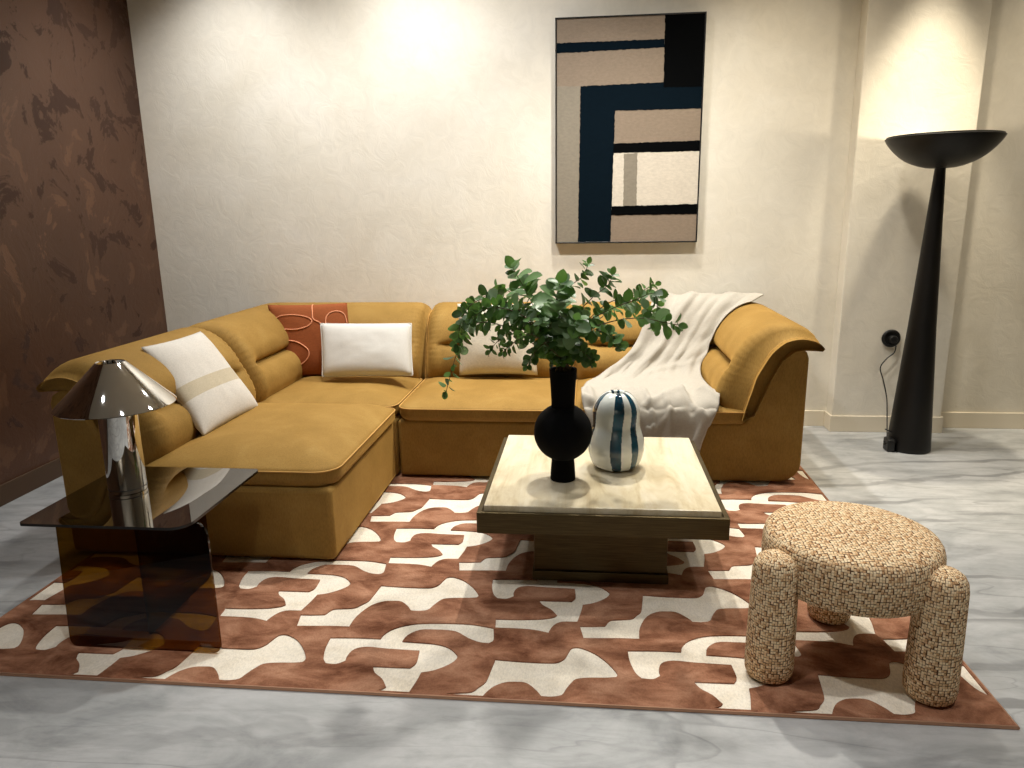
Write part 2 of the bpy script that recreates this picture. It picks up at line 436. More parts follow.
def clip_rect(poly, x0, x1, y0, y1):
    def clip(ps, inside, inter):
        out = []
        for i in range(len(ps)):
            a, b = ps[i-1], ps[i]
            if inside(b):
                if not inside(a): out.append(inter(a, b))
                out.append(b)
            elif inside(a): out.append(inter(a, b))
        return out
    for ax, v, s in ((0, x0, 1), (0, x1, -1), (1, y0, 1), (1, y1, -1)):
        if not poly: return []
        poly = clip(poly, lambda p: s*(p[ax]-v) >= 0, lambda a, b: a+(b-a)*((v-a[ax])/(b[ax]-a[ax])))
    return poly

def build_rug():
    IN = .017
    polys = []
    for sh in (hook, tooth):
        sp = smooth_poly(sh, 3)
        for i in range(-8, 9):
            for j in range(-4, 9):
                off = LAT1*i+LAT2*j
                q = [p+off for p in sp]
                xs = [p.x for p in q]; ys = [p.y for p in q]
                if max(xs) < RX0 or min(xs) > RX1 or max(ys) < RY0 or min(ys) > RY1: continue
                q = clip_rect(q, RX0+IN, RX1-IN, RY0+IN, RY1-IN)
                r = []
                for p in q:
                    if not r or (p-r[-1]).length > 2e-3: r.append(p)
                if len(r) > 3: polys.append(r)
    e = .009
    V = [Vector(p) for p in ((RX0+e, RY0+e), (RX1-e, RY0+e), (RX1-e, RY1-e), (RX0+e, RY1-e))]
    faces = [[0, 1, 2, 3]]
    for q in polys:
        b = len(V); V += q; faces.append(list(range(b, b+len(q))))
    vo, ed, fo, _, _, of = delaunay_2d_cdt(V, [], faces, 0, 1e-4)
    mb = MB(); ZB, ZCr = .001, -.0035
    kinds = []
    bbs = [(min(p.x for p in q), max(p.x for p in q), min(p.y for p in q), max(p.y for p in q), q) for q in polys]
    def inside(x, y):
        for x0, x1, y0, y1, q in bbs:
            if x < x0 or x > x1 or y < y0 or y > y1: continue
            c = False
            for a, b in zip(q, q[1:]+q[:1]):
                if (a.y > y) != (b.y > y) and x < a.x+(b.x-a.x)*(y-a.y)/(b.y-a.y): c = not c
            if c: return True
        return False
    for f in fo:
        cx = sum(vo[i].x for i in f)/len(f); cy = sum(vo[i].y for i in f)/len(f)
        kinds.append(1 if inside(cx, cy) else 0)
    idx = {}
    def vid(i, k):
        if (i, k) not in idx:
            idx[(i, k)] = len(mb.v); mb.v.append(Vector((vo[i].x, vo[i].y, ZCr if k else ZB)))
        return idx[(i, k)]
    edge = {}
    for f, k in zip(fo, kinds):
        if k is None: continue
        mb.f.append([vid(i, k) for i in f]); mb.mi.append(k)
        for a, b in zip(f, f[1:]+f[:1]): edge.setdefault((min(a, b), max(a, b)), []).append(k)
    for (a, b), ks in edge.items():
        if len(ks) == 2 and ks[0] != ks[1]:
            mb.f.append([vid(a, 0), vid(b, 0), vid(b, 1), vid(a, 1)]); mb.mi.append(0)
    ORI['o'] = Vector((RX0, RY0, 0)); 
    root = thing('area_rug', 'large brown rug with cream interlocking curved shapes under the sofa and tables', 'rug', ((RX0+RX1)/2, (RY0+RY1)/2, 0))
    mb.build('pile', [M['rugbrown'], M['rugcream']], root, smooth=False)
    body = MB(); box(body, RX0+.004, RX1-.004, RY0+.004, RY1-.004, ZF+.0003, -.004)
    body.build('backing', M['rugedge'], root, smooth=False)
    bd = MB(); tube(bd, [(RX0+.006, RY0+.006, -.0030), (RX1-.006, RY0+.006, -.0030), (RX1-.006, RY1-.006, -.0030), (RX0+.006, RY1-.006, -.0030)], .0050, 8, 0, True)
    bd.build('edge_binding', M['rugedge'], root, label='pale salmon edge binding')
build_rug()
ZR = .0012

# ------------------------------------------------------------------ sofa
SX0, SX1, SYB = -2.258, 1.148, 4.93          # outer left, right and rear faces
PANEL = [(0, .035), (0, .69), (.012, .722), (.04, .742), (.075, .742), (.105, .728), (.148, .685), (.20, .575), (.24, .47), (.285, .37), (.33, .33), (.33, .035)]
E_PROF = [(.33, .36), (.318, .42), (.303, .475), (.285, .54), (.268, .60), (.238, .66), (.20, .725), (.148, .775), (.10, .795), (.05, .80), (.0, .79), (-.036, .773), (-.056, .750)]
M_PROF = [(.35, .35), (.42, .40), (.452, .47), (.448, .54), (.418, .61), (.385, .665), (.35, .73), (.29, .80), (.21, .85), (.12, .868), (.035, .852), (-.025, .808), (-.053, .752)]
B_PROF = [(-.044, .738), (-.005, .741), (.04, .742), (.09, .735), (.148, .685), (.20, .575), (.235, .48), (.27, .39)]
def resample(pts, n):
    c = catmull([Vector((p[0], p[1])) for p in pts], 10)
    L = [0]
    for a, b in zip(c, c[1:]): L.append(L[-1]+(b-a).length)
    out = []; j = 0
    for k in range(n):
        s = L[-1]*k/(n-1)
        while j < len(L)-2 and L[j+1] < s: j += 1
        t = (s-L[j])/max(L[j+1]-L[j], 1e-9); out.append(c[j].lerp(c[j+1], min(max(t, 0), 1)))
    return out
NS = 72
EP, MP = resample(E_PROF, NS), resample(M_PROF, NS)
# where the horizontal tuck lies along the front of the cushion
CI = min(range(NS), key=lambda i: abs(MP[i].y-.635)+(10 if MP[i].x < .2 else 0))

def back_cushion(name, parent, path, length, n, end0=True, end1=True, seed=0):
    """path(t, d) -> (x, y) at distance d inside the outer face"""
    mb = MB(); ring = NS+len(B_PROF)
    pip = [[], []]
    ts = []
    for i in range(n):                         # finer sampling towards both ends
        a = i/(n-1); ts.append(.5-.5*math.cos(PI*a)*(1-.25*abs(math.cos(PI*a))**6)/(1-.25))
    t0, t1 = ts[0], ts[-1]; ts = [(t-t0)/(t1-t0) for t in ts]
    for i, t in enumerate(ts):
        w0 = t*length if end0 else 9; w1 = (1-t)*length if end1 else 9
        w = min(w0, w1)
        q = min(w/.085, 1); infl = math.sqrt(max(0, 1-(1-q)**2))
        cr = sstep(.07, .2, w)
        for s in range(NS):
            p = EP[s].lerp(MP[s], infl)
            ds = (s-CI)/NS
            tuck = .085*math.exp(-(ds/.020)**2)*cr + .03*math.exp(-(ds/.06)**2)*cr
            # small folds running into the tuck and the gathered piping
            ph = seed*3.1+t*length*9
            wr = .0035*math.sin(s*2.3+seed)*math.exp(-((w-.05)/.045)**2)*(1 if s > 18 else .4)
            wr += .004*noise.noise(Vector((t*length*7+seed, s*.11, seed*1.7)))*infl
            nx, ny = (.8, .6) if s > CI else (1, .1)
            k = -tuck+wr
            dx, dz = p.x+k*nx, p.y+k*ny*.5
            x, y = path(t, dx); mb.v.append(Vector((x, y, dz)))
            if i in (0, n-1) and s % 2 == 0: pip[0 if i == 0 else 1].append(Vector((x, y, dz)))
        for d, z in B_PROF:
            x, y = path(t, d); mb.v.append(Vector((x, y, z)))
    for i in range(n-1):
        for k in range(ring):
            k2 = (k+1) % ring
            mb.f.append([i*ring+k, i*ring+k2, (i+1)*ring+k2, (i+1)*ring+k]); mb.mi.append(0)
    for base in (0, (n-1)*ring):
        # boxing strip closing the end
        for s in range(NS-1):
            j = len(B_PROF)-1-int(s/(NS-1)*(len(B_PROF)-1)); j2 = len(B_PROF)-1-int((s+1)/(NS-1)*(len(B_PROF)-1))
            f = [base+s, base+s+1, base+NS+j2, base+NS+j] if j2 != j else [base+s, base+s+1, base+NS+j]
            mb.f.append(f); mb.mi.append(0)
    o = mb.build(name, M['velvet'], parent)
    for e, pp in ((end0, pip[0]), (end1, pip[1])):
        if e: pm = MB(); tube(pm, pp, .0036, 6); pm.build('piping', M['piping'], o, label='pale mustard piping')
    return o

def seat_cushion(parent, x0, x1, y0, y1, r, zb=.337, zp=.405, crown=.048, seed=0, rear=None):
    mb = MB(); N = 8
    # rings: underside, boxing, piping, crowned top
    spec = [(.03, zb-.004), (.018, zb), (.006, zb+.012), (.0, zb+.035), (.001, zp-.004), (.0, zp)]
    for k in range(1, 15):
        a = k/14; spec.append((a*.30, zp+crown*(1-(1-a)**2.4)))
    rings = []
    for inset, z in spec:
        rr = r if isinstance(r, (list, tuple)) else (r,)*4
        ins = min(inset, (x1-x0)/2-.02, (y1-y0)/2-.02)
        pts = rrect(x0+ins, x1-ins, y0+ins, y1-ins, [max(q-ins*.35, .012) for q in rr], N)
        ring = []
        for (px, py) in pts:
            zz = z+.005*noise.noise(Vector((px*3.5+seed, py*3.5, seed)))*min(inset/.1, 1)
            ring.append(Vector((px, py, zz)))
        rings.append(ring)
    n = len(rings[0])
    for ring in rings: mb.v += ring
    for j in range(len(rings)-1):
        for k in range(n):
            k2 = (k+1) % n; mb.f.append([j*n+k, j*n+k2, (j+1)*n+k2, (j+1)*n+k]); mb.mi.append(0)
    mb.f.append(list(range(n))[::-1]); mb.mi.append(0)
    b = (len(rings)-1)*n; mb.f.append([b+k for k in range(n)]); mb.mi.append(0)
    o = mb.build('seat_cushion', M['velvet'], parent)
    pm = MB(); tube(pm, [p+Vector((0, 0, .001)) for p in rings[5]], .0036, 6, 0, True)
    pm.build('piping', M['piping'], o, label='pale mustard piping')
    return o

sofa = thing('sectional_sofa', 'mustard velvet sectional sofa with chaise, channelled backs and rolled tops', 'sofa', ((SX0+SX1)/2, 4.4, ZR))
def panel_along_y(x_out, sgn, y0, y1, mb):
    prism(mb, PANEL, lambda p, t: (x_out+sgn*p[0], t, p[1]), y0, y1)
def panel_along_x(x0, x1, mb):
    prism(mb, PANEL, lambda p, t: (t, SYB-p[0], p[1]), x0, x1)
def base_part(mb, w=.018): return bevel(mb.build('base', M['velvet'], sofa, angle=40), w, 3)
# chaise: seat box and left side panel in one profile, so the end reads as one face
mb = MB()
prism(mb, [(SX0, .010), (SX0, .69), (SX0+.012, .722), (SX0+.04, .742), (SX0+.075, .742), (SX0+.105, .728), (SX0+.148, .685), (SX0+.20, .575), (SX0+.24, .47), (SX0+.285, .37), (SX0+.33, .335), (-1.056, .335), (-1.056, .010)], lambda p, t: (p[0], t, p[1]), 2.768, 3.80)
base_part(mb, .022)
# rear left corner
mb = MB(); box(mb, SX0, -1.05, 3.815, SYB, .010, .335); base_part(mb)
mb = MB(); panel_along_y(SX0, 1, 3.815, SYB-.1, mb); mb.build('side_panel', M['velvet'], sofa, angle=40)
mb = MB(); panel_along_x(SX0+.05, -1.05, mb); mb.build('rear_panel', M['velvet'], sofa, angle=40)
# middle seat
mb = MB(); box(mb, -1.04, -.072, 3.815, SYB, .010, .333); base_part(mb)
mb = MB(); panel_along_x(-1.045, -.075, mb); mb.build('rear_panel', M['velvet'], sofa, angle=40)
# right corner with its closed end
mb = MB()
prism(mb, [(SX1-x, z) for x, z in [(.0, .115), (.006, .08), (.025, .05), (.06, .022), (.11, .012), (.3, .010), (1.21, .010), (1.21, .333), (.325, .333), (.30, .345), (.27, .395), (.24, .465), (.20, .575), (.148, .685), (.105, .728), (.075, .742), (.04, .742), (.012, .722), (0, .69)]], lambda p, t: (p[0], t, p[1]), 3.835, SYB)
base_part(mb, .012)
mb = MB(); panel_along_x(-.07, SX1-.05, mb); mb.build('rear_panel', M['velvet'], sofa, angle=40)
for (fx, fy) in ((-2.15, 2.9), (-1.15, 2.9), (-1.15, 3.7), (-2.15, 4.8), (-.95, 3.92), (-.15, 3.92), (-.5, 4.8), (.98, 3.95), (.98, 4.8), (.1, 3.92)):
    mb = MB(); lathe(mb, [(.022, ZR), (.026, .014)], fx, fy, 16); mb.build('foot', M['foot'], sofa)
# seats
seat_cushion(sofa, SX0+.36, -1.035, 2.772, 3.806, (.06, .04, .05, .10), crown=.075, seed=1)
seat_cushion(sofa, SX0+.36, -1.05, 3.815, 4.56, (.07, .05, .05, .09), seed=2)
seat_cushion(sofa, -1.035, -.08, 3.785, 4.56, (.05, .05, .08, .06), seed=3)
seat_cushion(sofa, -.062, .845, 3.80, 4.56, (.05, .05, .11, .02), seed=4)
# backs
back_cushion('back_cushion', sofa, lambda t, d: (SX0+d, 2.80+1.005*t), 1.005, 44, seed=1)
def lpath(xo, sgn, ya, xb, R=.16):
    """from (xo, ya) along the side to the rear corner and along the rear to xb"""
    l1 = SYB-R-ya; l2 = abs(xb-xo)-R; la = R*PI/2; L = l1+l2+la
    def f(t, d):
        s = t*L; rr = max(R-d, 0.0); cc = max(R, d)
        if s <= l1:
            return xo+sgn*d, ya+(SYB-cc-ya)*(s/l1)
        if s <= l1+la:
            a = (s-l1)/la*PI/2; return xo+sgn*(cc-rr*math.cos(a)), SYB-cc+rr*math.sin(a)
        q = (s-l1-la)/l2
        xs = xo+sgn*cc; return xs+(xb-xs)*q, SYB-d
    return f, L
f, L = lpath(SX0, 1, 3.822, -1.052); back_cushion('back_cushion', sofa, f, L, 90, seed=2)
back_cushion('back_cushion', sofa, lambda t, d: (-1.038+.96*t, SYB-d), .96, 44, seed=3)
f, L = lpath(SX1, -1, 3.822, -.066); back_cushion('back_cushion', sofa, f, L, 90, seed=4)

# ------------------------------------------------------------------ pillows
def pillow_mesh(mb, tl_, tr_, bl_, br_, th, n=30, pinch=.045, stripe=None, seed=0, edge_out=None, flat=.5, front=None):
    tl_, tr_, bl_, br_ = map(Vector, (tl_, tr_, bl_, br_))
    nrm = ((tr_-tl_).cross(bl_-tl_)).normalized()
    if nrm.y > 0 and abs(nrm.y) > abs(nrm.x): nrm = -nrm
    if front is not None and nrm.dot(Vector(front)) < 0: nrm = -nrm
    def P(u, v, side):
        uu, vv = u, v
        a, b = 2*u-1, 2*v-1
        uu = .5+.5*a*(1-pinch*(1-b*b)); vv = .5+.5*b*(1-pinch*(1-a*a))
        p = tl_.lerp(tr_, uu).lerp(bl_.lerp(br_, uu), vv)
        h = (max(0, 1-a**4)*max(0, 1-b**4))**flat*(1-.25*(a*a+b*b)/2)
        h *= th/2*(1+.10*noise.noise(Vector((u*3+seed, v*3, seed*2.2))))
        h += .0018*noise.noise(Vector((u*11, v*9+seed, seed)))*(1-max(abs(a), abs(b))**6)
        return p+nrm*(h*side)
    vid = {}
    for side in (1, -1):
        for j in range(n+1):
            for i in range(n+1):
                e = i in (0, n) or j in (0, n)
                key = (i, j, 0 if e else side)
                if key not in vid:
                    vid[key] = len(mb.v); mb.v.append(P(i/n, j/n, side))
    g = lambda i, j, s: vid[(i, j, 0 if (i in (0, n) or j in (0, n)) else s)]
    for side in (1, -1):
        for j in range(n):
            for i in range(n):
                fc = [g(i, j, side), g(i+1, j, side), g(i+1, j+1, side), g(i, j+1, side)]
                mb.f.append(fc if side > 0 else fc[::-1])
                mb.mi.append(1 if (stripe and stripe[0] <= (j+.5)/n <= stripe[1]) else 0)
    rim = [P(i/n, 0, 1) for i in range(n)]+[P(1, j/n, 1) for j in range(n)]+[P(1-i/n, 1, 1) for i in range(n)]+[P(0, 1-j/n, 1) for j in range(n)]
    return P, rim

# white cushion with the beige band, leaning on the left back
root = thing('throw_pillow', 'white linen cushion with one beige band leaning on the left back above the chaise', 'pillow', (-1.85, 3.35, .45))
mb = MB(); pillow_mesh(mb, (-2.050, 3.135, .866), (-2.010, 3.60, .866), (-1.752, 3.06, .460), (-1.730, 3.605, .455), .13, 40, .035, (.50, .66), 1, front=(1, 0, .5))
mb.build('cover', [M['white_linen'], M['stripe']], root)
# terracotta cushion with stitched cord loops
root = thing('throw_pillow', 'terracotta square cushion with salmon cord loops in the sofa corner', 'pillow', (-1.75, 4.45, .45))
mb = MB(); P, rim = pillow_mesh(mb, (-2.064, 4.55, .886), (-1.531, 4.55, .898), (-1.958, 4.43, .436), (-1.46, 4.43, .438), .13, 30, .03, None, 2)
mb.build('cover', M['terra'], root)
cm = MB()
loops = [[(.06,.22),(.18,.165),(.36,.155),(.52,.19),(.57,.25),(.50,.32),(.34,.36),(.16,.355),(.04,.385)],
         [(.575,.0),(.585,.10),(.59,.21),(.64,.25),(.70,.29)],
         [(.745,.30),(.76,.19),(.82,.13),(.90,.115),(.97,.16),(.99,.28)],
         [(.07,.54),(.16,.51),(.32,.53),(.43,.60),(.47,.68),(.43,.77),(.32,.85),(.18,.89),(.07,.91)]]
for lp in loops:
    pts = catmull([Vector((u, v, 0)) for u, v in lp], 6)
    tube(cm, [P(p.x, p.y, 1)+Vector((0, -.002, 0)) for p in pts], .0038, 6)
cm.build('cord_embroidery', M['cordpink'], root, label='salmon cord loops')
# white lumbar cushion
root = thing('lumbar_pillow', 'white rectangular lumbar cushion propped before the terracotta cushion', 'pillow', (-1.35, 4.3, .45))
mb = MB(); P, rim = pillow_mesh(mb, (-1.645, 4.36, .791), (-1.070, 4.36, .792), (-1.604, 4.215, .488), (-1.040, 4.215, .500), .12, 30, .02, None, 3, flat=.4)
mb.build('cover', M['white_plain'], root)
pm = MB(); tube(pm, rim, .0045, 6, 0, True); pm.build('piping', M['white_plain'], root)
# ivory cushion behind the leaves
root = thing('throw_pillow', 'plain ivory square cushion on the middle seat, half hidden by leaves', 'pillow', (-.55, 4.4, .45))
mb = MB(); pillow_mesh(mb, (-.798, 4.46, .902), (-.318, 4.46, .905), (-.782, 4.36, .470), (-.295, 4.36, .474), .14, 30, .035, None, 4)
mb.build('cover', M['oat'], root)

# ------------------------------------------------------------------ throw blanket
def build_throw():
    rows = [(4.975,.70,.50,1.00),(4.955,.79,.49,1.03),(4.915,.873,.465,1.09),(4.82,.906,.44,1.125),(4.70,.868,.41,1.03),(4.625,.79,.375,.92),(4.575,.70,.34,.84),(4.545,.635,.31,.79),(4.50,.58,.265,.74),
            (4.455,.525,.19,.695),(4.37,.485,.10,.68),(4.22,.474,.01,.685),(4.02,.470,-.02,.70),(3.87,.458,-.025,.705),(3.795,.43,-.02,.695),(3.765,.37,-.005,.675),(3.755,.29,.015,.64),(3.752,.21,.03,.61),(3.750,.15,.04,.60)]
    R = catmull([Vector(r[:3]) for r in rows], 6); R2 = catmull([Vector((r[3], 0, 0)) for r in rows], 6)
    nr, nc = len(R), 64
    mb = MB(); pts = []
    top = [(p.x, p.y) for p in MP[CI:]]
    def zside(d):
        best = 0
        for (d0, z0), (d1, z1) in zip(top, top[1:]):
            if (d0-d)*(d1-d) <= 0 and d0 != d1: best = max(best, z0+(z1-z0)*(d-d0)/(d1-d0))
        return best
    for j in range(nr):
        y, z, xl = R[j]; xr = R2[j].x
        t = (R[min(j+1, nr-1)]-R[max(j-1, 0)]); nn = Vector((0, t.y, t.z)).normalized(); nn = Vector((0, nn.z, -nn.y))
        if j/nr < .12: nn = Vector((0, abs(nn.y), abs(nn.z)))
        else: nn = Vector((0, -abs(nn.y), abs(nn.z)))
        v = j/(nr-1)
        for i in range(nc+1):
            u = i/nc; x = xl+(xr-xl)*u
            amp = .017+.008*sstep(.35, .6, v)
            # long folds fanning down from the top, and a slack fold across the seat
            ph = u*(17-4*v)+1.6*math.sin(3.1*v+u*2)+1.3*v
            h = amp*(.55+.45*math.sin(ph)+.45*math.sin(ph*1.9+2.2*v+1))
            h += .022*math.exp(-((u-.33-.10*math.sin(4*v)+.18*v)/.045)**2)*sstep(.05, .25, v)*(1-sstep(.55, .75, v))
            h += .026*math.exp(-((u-.62-.25*(v-.3))/.05)**2)*sstep(.1, .3, v)*(1-.6*sstep(.7, .9, v))
            h += .030*math.exp(-((v-.56-.16*(u-.5))/.022)**2)*sstep(.35, .6, u)
            seat = sstep(.45, .58, v)
            for (a_, b_, c_, wd_, am_) in ((5.2, -3.1, .4, .10, .020), (-4.1, 5.3, 1.7, .09, .018), (7.5, 2.2, 2.6, .08, .015), (2.0, 8.5, .9, .10, .016)):
                q = (a_*u+b_*v+c_+.55*noise.noise(Vector((u*3+c_, v*3, a_)))) % 1.0
                h += am_*math.exp(-((q-.5)/wd_)**2)*seat*sstep(-.15, .25, noise.noise(Vector((u*2.5, v*3+a_, c_))))
            h += .02*abs(noise.noise(Vector((u*5+v*3, v*7-u*2, 3.3))))*sstep(.25, .5, v)+.006*noise.noise(Vector((u*17, v*21, 1.3)))
            if v > .82: h += (.013*math.sin(u*26+1.5*math.sin(v*9))+.009*math.sin(u*47+1))*sstep(.80, .93, v)+.010
            p = Vector((x, y, z))+nn*(max(h, -.002)+.006)
            zs = zside(SX1-x)
            if p.y > 4.3 and zs > 0 and SX1-x < .40: p.z = max(p.z, zs+.012) if v > .14 else p.z
            pts.append(p)
    fs = []
    for j in range(nr-1):
        for i in range(nc): fs.append((j*(nc+1)+i, j*(nc+1)+i+1, (j+1)*(nc+1)+i+1, (j+1)*(nc+1)+i))
    root = thing('throw_blanket', 'off-white crumpled throw draped from the right rear back over the seat', 'blanket', (.4, 4.2, .45))
    mb.add(pts, fs); o = mb.build('cloth', M['throw'], root)
    s = o.modifiers.new('thickness', 'SOLIDIFY'); s.thickness = .006; s.offset = 1
    fm = MB(); b = (nr-1)*(nc+1)
    for i in range(0, nc+1):
        for q in (0, .5):
            if i == nc and q: continue
            p = pts[b+i].lerp(pts[min(b+i+1, b+nc)], q); a = random.uniform(-.006, .006)
            tube(fm, [p, p+Vector((a, -.003, -.02)), p+Vector((a*1.8, 0, -.04))], .0016, 5)
    fm.build('fringe', M['throw'], root)
build_throw()

# ------------------------------------------------------------------ coffee table
CX0, CX1, CY0, CY1 = -.408, .529, 2.545, 3.492
ct = thing('coffee_table', 'low square coffee table with cream travertine top and dark bronze pedestal', 'table', ((CX0+CX1)/2, (CY0+CY1)/2, ZR))
def ring_box(mb, o, i, z0, z1):
    a = [(o[0], o[2]), (o[1], o[2]), (o[1], o[3]), (o[0], o[3])]; b = [(i[0], i[2]), (i[1], i[2]), (i[1], i[3]), (i[0], i[3])]
    vs = [(x, y, z) for z in (z0, z1) for q in (a, b) for x, y in q]
    fs = []
    for k in range(4):
        l = (k+1) % 4
        fs += [(k, l, 8+l, 8+k), (4+l, 4+k, 12+k, 12+l), (8+k, 8+l, 12+l, 12+k), (l, k, 4+k, 4+l)]
    return mb.add(vs, fs)
mb = MB(); ring_box(mb, (CX0, CX1, CY0, CY1), (CX0+.02, CX1-.02, CY0+.02, CY1-.02), .262, .347)
bevel(mb.build('frame', M['bronze'], ct, smooth=False), .003, 2)
mb = MB(); box(mb, CX0+.02, CX1-.02, CY0+.02, CY1-.02, .275, .338); mb.build('tray', M['bronze'], ct, smooth=False)
mb = MB(); box(mb, CX0+.026, CX1-.028, CY0+.022, CY1-.024, .338, .368); bevel(mb.build('stone_top', M['stone'], ct, smooth=False, label='cream veined travertine slab'), .003, 2)
mb = MB(); box(mb, -.202, .326, 2.695, 3.34, .04, .28); bevel(mb.build('pedestal', M['bronze'], ct, smooth=False), .004, 2)
mb = MB(); box(mb, -.208, .332, 2.683, 3.352, ZR, .042); bevel(mb.build('plinth', M['bronze'], ct, smooth=False), .003, 2)

# black vase
VX, VY, VZ = -.092, 2.868, .3685
def arc(cz, R, z0, z1, n):
    out = []
    for k in range(n+1):
        z = z0+(z1-z0)*k/n; out.append((math.sqrt(max(R*R-(z-cz)**2, 1e-6)), z))
    return out
root = thing('vase', 'matt black vase with a round belly and straight neck holding eucalyptus', 'vase', (VX, VY, VZ))
R = .119; cz = .571
prof = [(.0505, VZ), (.0525, VZ+.004), (.0500, VZ+.04), (.0465, .455), (.0465, .461)]
prof += [(math.cos(a)*R, cz+R*math.sin(a)) for a in [math.radians(-66+132*k/28) for k in range(29)]]
prof += [(.0475, .684), (.0475, .70), (.051, .77), (.0555, .832), (.0550, .836), (.0495, .834), (.044, .76), (.041, .69), (.04, .60)]
mb = MB(); lathe(mb, prof, VX, VY, 72); mb.build('vessel', M['vblack'], root, angle=40)

# striped glass vase: broad soft lobes
WX, WY, WZ = .131, 3.035, .3685
root = thing('vase', 'squat white glass vase with teal vertical stripes beside the black vase', 'vase', (WX, WY, WZ))
zp = catmull([Vector((r, z, 0)) for r, z in [(.075, WZ), (.102, WZ+.02), (.119, WZ+.07), (.121, WZ+.11), (.113, WZ+.15), (.101, WZ+.19), (.101, WZ+.23), (.0985, WZ+.265), (.084, WZ+.298), (.062, WZ+.322), (.042, WZ+.332), (.030, WZ+.330), (.026, WZ+.318)]], 5)
n = 300; mb = MB(); prof = [(p.x, p.y) for p in zp]
STR = [(-89, 10.5), (-47, 8), (0, 8), (72, 10), (122, 10), (-162, 9)]
nj = len(prof)
for j, (r, z) in enumerate(prof):
    for k in range(n):
        a = 2*PI*k/n; mb.v.append(Vector((WX+r*math.cos(a), WY+r*math.sin(a), z)))
for j in range(nj-1):
    hz = (prof[j][1]-WZ)/.33
    for k in range(n):
        k2 = (k+1) % n; ang = (k+.5)/n*360
        mi = 0
        for c, w in STR:
            d = (ang-(c-4*math.sin(hz*5))+180) % 360-180
            if abs(d) < w*(1.0+.25*hz): mi = 1
        mb.f.append([j*n+k, j*n+k2, (j+1)*n+k2, (j+1)*n+k]); mb.mi.append(mi)
mb.f.append(list(range(n))[::-1]); mb.mi.append(0); mb.f.append([(nj-1)*n+k for k in range(n)]); mb.mi.append(0)
mb.build('vessel', [M['vwhite'], M['vteal']], root)

# ------------------------------------------------------------------ eucalyptus
def leaf(mb, p, d, nrm, L, W, mi):
    d = d.normalized(); s = d.cross(nrm)
    if s.length < 1e-4: s = d.orthogonal()
    s.normalize(); nn = s.cross(d)
    prof = [(0, .0), (.10, .42), (.28, .85), (.5, 1.0), (.72, .86), (.9, .48), (1.0, .0)]
    vs = []; fs = []
    for a, w in prof:
        curl = -.12*L*a*a
        c = p+d*(L*a)+nn*curl
        vs += [c-s*(W*w/2)+nn*(W*w*.12), c, c+s*(W*w/2)+nn*(W*w*.12)]
    for k in range(len(prof)-1):
        b = 3*k; fs += [(b, b+1, b+4, b+3), (b+1, b+2, b+5, b+4)]
    mb.add(vs, fs, mi)

bq = thing('eucalyptus_bouquet', 'loose bunch of leafy green eucalyptus branches standing in the black vase', 'plant', (VX, VY, .83))
rng = random.Random(11)
def Q(x, y, Y): return ony(x, y, Y)
BR = [  # waypoints read off the photo, with a depth each; leaf count, leaf size, mix of (dark, green, grey)
 ([(545,330,2.86),(528,295,2.84),(513,268,2.80)], 16, .062, (.2,.6,.2)),
 ([(540,335,2.80),(512,305,2.70),(480,300,2.62),(462,318,2.58),(458,345,2.56)], 26, .042, (.5,.4,.1)),
 ([(535,345,2.82),(500,325,2.74),(472,325,2.68),(458,350,2.66),(446,392,2.66)], 26, .036, (.5,.35,.15)),
 ([(548,335,2.90),(520,300,2.95),(500,290,3.0),(470,305,3.04)], 22, .038, (.6,.3,.1)),
 ([(545,345,2.78),(525,330,2.70),(505,335,2.64),(490,350,2.62)], 22, .028, (.8,.15,.05)),
 ([(562,320,2.88),(568,290,2.90),(583,276,2.92),(588,264,2.92)], 12, .034, (.4,.4,.2)),
 ([(555,325,2.78),(556,300,2.72),(560,283,2.68)], 18, .066, (.15,.6,.25)),
 ([(570,325,2.86),(590,300,2.84),(608,285,2.82),(612,275,2.82)], 18, .038, (.4,.4,.2)),
 ([(578,330,2.84),(605,312,2.80),(635,300,2.76),(655,295,2.74),(657,328,2.74)], 28, .036, (.45,.35,.2)),
 ([(580,335,2.92),(612,310,2.98),(640,292,3.02),(655,285,3.04)], 22, .034, (.5,.35,.15)),
 ([(580,335,2.80),(610,322,2.72),(640,318,2.64),(662,322,2.60),(678,325,2.58)], 16, .040, (.35,.45,.2)),
 ([(575,342,2.78),(592,330,2.72),(610,335,2.68),(620,345,2.66)], 22, .032, (.6,.25,.15)),
 ([(560,352,2.80),(548,342,2.74),(535,352,2.70),(527,365,2.68)], 24, .030, (.8,.15,.05)),
 ([(566,348,2.78),(570,330,2.70),(575,320,2.66)], 24, .046, (.5,.25,.25)),
 ([(572,352,2.80),(583,352,2.75),(592,362,2.72)], 20, .030, (.7,.2,.1)),
 ([(558,345,2.86),(550,318,2.88),(535,300,2.90),(528,285,2.92)], 20, .048, (.4,.45,.15)),
 ([(562,350,2.82),(560,335,2.76),(556,318,2.72)], 24, .040, (.6,.3,.1)),
 ([(540,330,2.76),(515,312,2.66),(490,308,2.58),(472,318,2.54)], 26, .034, (.55,.35,.1)),
 ([(548,345,2.84),(525,318,2.80),(500,312,2.76),(482,325,2.74)], 26, .032, (.65,.3,.05)),
 ([(552,350,2.74),(532,335,2.64),(515,342,2.58),(503,352,2.55)], 24, .026, (.8,.15,.05)),
 ([(585,325,2.90),(615,300,2.90),(640,305,2.88),(655,318,2.86)], 22, .034, (.5,.35,.15)),
]
